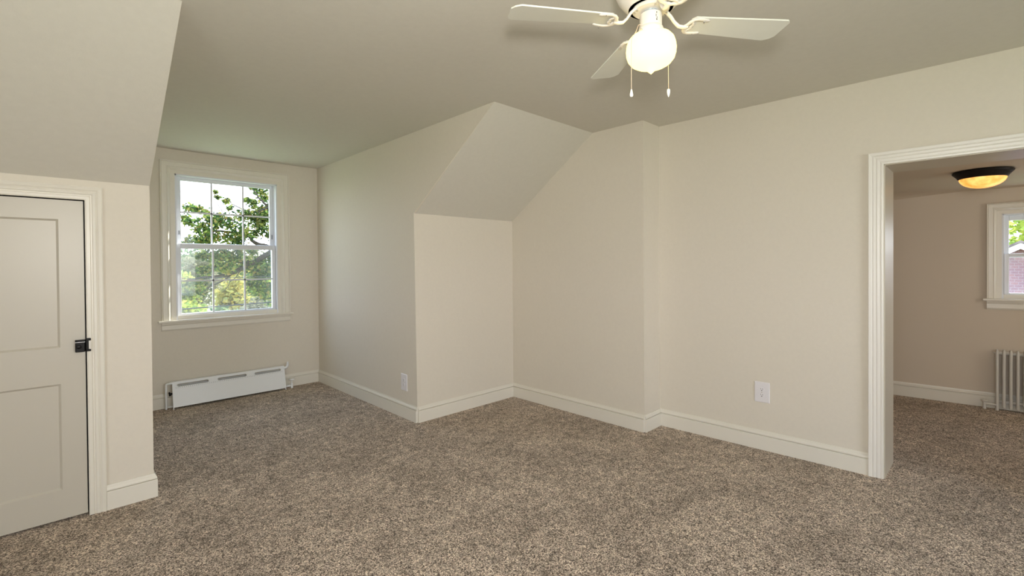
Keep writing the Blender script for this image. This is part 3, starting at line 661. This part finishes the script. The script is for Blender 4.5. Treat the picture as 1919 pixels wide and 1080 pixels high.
def near_tree():
    """spreading oak whose trunk stands right of the dormer window, limbs reaching left across the view"""
    base = Vector((6.2, 13.2, -4.1)); root = empty('oak_tree', base); tag(root, 'large green oak close outside the dormer window, limbs reaching left', 'tree')
    def P(u, v, y=13.0):
        s = y/13.0; return Vector(((2.108+(u-338)*.01138)*s, y, 1.4+(1.983-(v-(.093*(u-338)*(1-(v-338)/160)) - 338)*.01224)*s))
    tr = MB(); tr.tube([base, base+Vector((-.1, 0, 1.8)), base+Vector((.05, -.1, 3.6)), base+Vector((.2, 0, 5.4)), base+Vector((0, 0, 7.6))], [.34, .27, .23, .17, .06], 14); tr.build('trunk', BARK, root, smooth=True)
    br = MB()
    j1, j2 = base+Vector((0, -.05, 4.9)), base+Vector((.15, 0, 5.9))
    def limb(pts, r0, r1):
        n = len(pts); q = []
        for i in range(n-1):
            for k in range(4): t = k/4; q.append(pts[i].lerp(pts[i+1], t)+Vector((random.uniform(-.02, .02), random.uniform(-.03, .03), random.uniform(-.02, .02))))
        q.append(pts[-1]); m = len(q); br.tube(q, [r0+(r1-r0)*i/(m-1) for i in range(m)], 7)
    limb([j1, P(560, 455), P(508, 470), P(473, 489), P(431, 511), P(403, 517), P(372, 520), P(345, 524)], .10, .012)
    limb([P(473, 489), P(440, 492), P(415, 486), P(385, 478)], .03, .008)
    limb([P(506, 514), P(470, 505), P(450, 498)], .022, .008); limb([j1, P(560, 520), P(506, 514)], .08, .022)
    limb([P(431, 511), P(405, 528), P(375, 542), P(350, 556)], .022, .006)
    limb([P(445, 505), P(425, 528), P(408, 548)], .014, .005); limb([P(490, 480), P(470, 520), P(440, 560)], .012, .004)
    limb([j2, P(540, 430), P(505, 462), P(475, 455), P(462, 441), P(440, 436), P(405, 430), P(372, 440), P(352, 452)], .07, .007)
    limb([P(462, 441), P(440, 415), P(410, 400), P(378, 398), P(350, 390)], .02, .005)
    limb([j2, P(540, 380), P(505, 385), P(485, 370), P(470, 352)], .06, .008); limb([P(505, 385), P(470, 398), P(430, 380), P(416, 368)], .022, .005)
    limb([P(440, 436), P(420, 410), P(400, 372), P(399, 362)], .012, .004)
    clumps = [(480, 350, 13), (495, 365, 15), (470, 378, 9), (485, 395, 16), (502, 388, 12), (458, 372, 5), (505, 345, 8), (418, 374, 6), (403, 367, 4), (399, 358, 3), (425, 388, 5), (412, 412, 14), (430, 425, 18), (400, 415, 11), (445, 405, 11),
              (420, 445, 16), (440, 450, 12), (456, 398, 8), (480, 415, 18), (500, 425, 15), (475, 435, 13), (505, 442, 8), (450, 435, 12), (352, 388, 8), (366, 391, 7), (382, 396, 7), (345, 408, 7), (352, 415, 7), (375, 422, 10), (389, 410, 12), (384, 435, 12),
              (365, 431, 5), (370, 450, 11), (350, 452, 8), (388, 450, 11), (396, 440, 9), (385, 475, 11), (400, 480, 11), (420, 485, 17), (440, 478, 14), (378, 508, 12), (395, 500, 9), (415, 500, 13), (450, 495, 12), (470, 500, 17), (490, 490, 16),
              (500, 510, 14), (480, 520, 12), (505, 482, 9), (468, 470, 8), (350, 535, 13), (365, 545, 12), (343, 550, 10), (370, 530, 8), (482, 540, 15), (501, 540, 13), (462, 534, 8), (492, 555, 10), (478, 405, 12), (495, 405, 12), (370, 478, 6), (440, 465, 9), (410, 470, 8)]
    vs, fs = [], []
    for u, v, r in clumps:
        c = P(u, v, 13.0+random.uniform(-.5, .5)); leaf_cluster(vs, fs, c, r*.0125, int(6+r*12), .098)
    for _ in range(420):                                    # the rest of the crown, beyond the window's view
        a, b = random.uniform(0, 2*PI), random.uniform(-.5, 1.2); rr = random.uniform(1.6, 3.6)
        c = base+Vector((rr*math.cos(a)*math.cos(b)+.5, rr*math.sin(a)*math.cos(b)*.8, 5.8+rr*math.sin(b)*.9))
        if c.x < 4.35*c.y/13.0: continue
        leaf_cluster(vs, fs, c, .34, 45, .12)
    br.build('limb', BARK, root, smooth=True)
    foliage('foliage', vs, fs, LEAF_OAK, root)
near_tree()

def far_tree(name, label, x, y, ztop, rad, m, n=2200, size=.30, hgt=None, group=None):
    zg = -4.1; root = empty(name, (x, y, zg)); tag(root, label, 'tree', group)
    h = ztop-zg; ch_ = hgt or h*.75
    t = MB().tube([(x, y, zg), (x+.05, y, zg+h*.4), (x, y, zg+h*.8)], [.16, .12, .05], 8)
    for k in range(6):
        a = k*1.05; t.tube([(x, y, zg+h*.35), (x+math.cos(a)*rad*.6, y+math.sin(a)*rad*.6, zg+h*.75)], [.06, .02], 6)
    t.build('trunk', BARK, root, smooth=True)
    vs, fs = [], []
    for _ in range(60):
        d = Vector((random.gauss(0, 1), random.gauss(0, 1), random.gauss(0, 1))).normalized()*random.random()**.4
        c = Vector((x+d.x*rad*.8, y+d.y*rad*.8, ztop-ch_/2+d.z*ch_*.42)); leaf_cluster(vs, fs, c, rad*.34, n//46, size)
    foliage('foliage', vs, fs, m, root)
far_tree('autumn_tree', 'tall pale olive tree at left of the dormer window view', 7.9, 42, 3.1, 1.7, LEAF_GREY)
far_tree('autumn_tree', 'golden autumn tree behind the oak in the window centre', 11.0, 45.5, 3.0, 1.9, LEAF_GOLD)
far_tree('autumn_tree', 'yellow green tree low at left of the dormer window', 5.6, 34.5, 1.35, 1.1, LEAF_YG)
far_tree('autumn_tree', 'rounded green tree at right of the dormer window view', 11.4, 37.5, 2.4, 1.8, LEAF_GRN)
far_tree('autumn_tree', 'bright golden tree low in the window centre', 7.0, 28, .95, 1.0, LEAF_GOLD)
far_tree('autumn_tree', 'yellow green tree low at right of the dormer window', 9.9, 31.5, .8, 1.3, LEAF_YG)
far_tree('autumn_tree', 'low grey green tree at the bottom centre of the window', 4.7, 20.5, .35, .75, LEAF_GRN, size=.22)
far_tree('autumn_tree', 'low olive tree at the bottom right of the window', 6.5, 22.8, .25, .75, LEAF_GREY, size=.22)
far_tree('autumn_tree', 'low yellow tree at the bottom left of the window', 3.2, 18.5, .4, .6, LEAF_YG, size=.22)
far_tree('autumn_tree', 'broad distant green tree on the skyline left of the oak', 9.9, 54, 3.7, 2.6, LEAF_GRN, size=.38)
far_tree('autumn_tree', 'broad distant pale tree on the skyline right of the window centre', 18.0, 66, 4.0, 3.0, LEAF_GREY, size=.38)
def wire(z0, z1, y, label, r=.011):
    o = MB().tube([(-6+26*i/20, y, z0+(z1-z0)*(i/20)-.02*math.sin(PI*i/20)) for i in range(21)], r, 6).build('utility_wire', WIREM); tag(o, label, 'wire')
wire(1.20, 1.34, 9.0, 'upper of two thin black utility wires crossing the window view', .006)
wire(.545, 1.225, 9.2, 'lower of two black utility wires near the bottom of the window', .012)

def brick_house():
    x, yc = 18.0, -1.15; root = empty('brick_house', (x, yc, -4.1)); tag(root, 'red brick house with a white edged gable seen through the far window', 'house')
    apex = (x, -.46, 1.86); ye, zl = .55, 1.36
    MB().prism([(x, .28, -4.1), (x, -7, -4.1), (x, -7, 1.2), (x, -2.3, 1.2), (x, -.46, 1.80), (x, .28, 1.38)], (5, 0, 0)).build('wall', BRICK, root)
    fa = MB()
    for (ya, za), (yb, zb) in (((.50, 1.31), (-.46, 1.87)), ((-.46, 1.87), (-2.4, .75))):
        fa.prism([(x-.25, ya, za), (x-.25, yb, zb), (x-.25, yb, zb-.15), (x-.25, ya, za-.15)], (.12, 0, 0))
    fa.build('fascia', WHITEW, root)
    rf = MB()
    for (ya, za), (yb, zb) in (((.52, 1.31), (-.46, 1.88)), ((-.46, 1.88), (-2.5, .70))):
        rf.prism([(x-.28, ya, za), (x-.28, yb, zb), (x-.28, yb, zb+.06), (x-.28, ya, za+.06)], (5.4, 0, 0))
    rf.build('roof', ROOFM, root)
brick_house()
far_tree('autumn_tree', 'bright yellow green tree above the brick house roof', 27, -.9, 4.6, 2.2, LEAF_YG, size=.28)
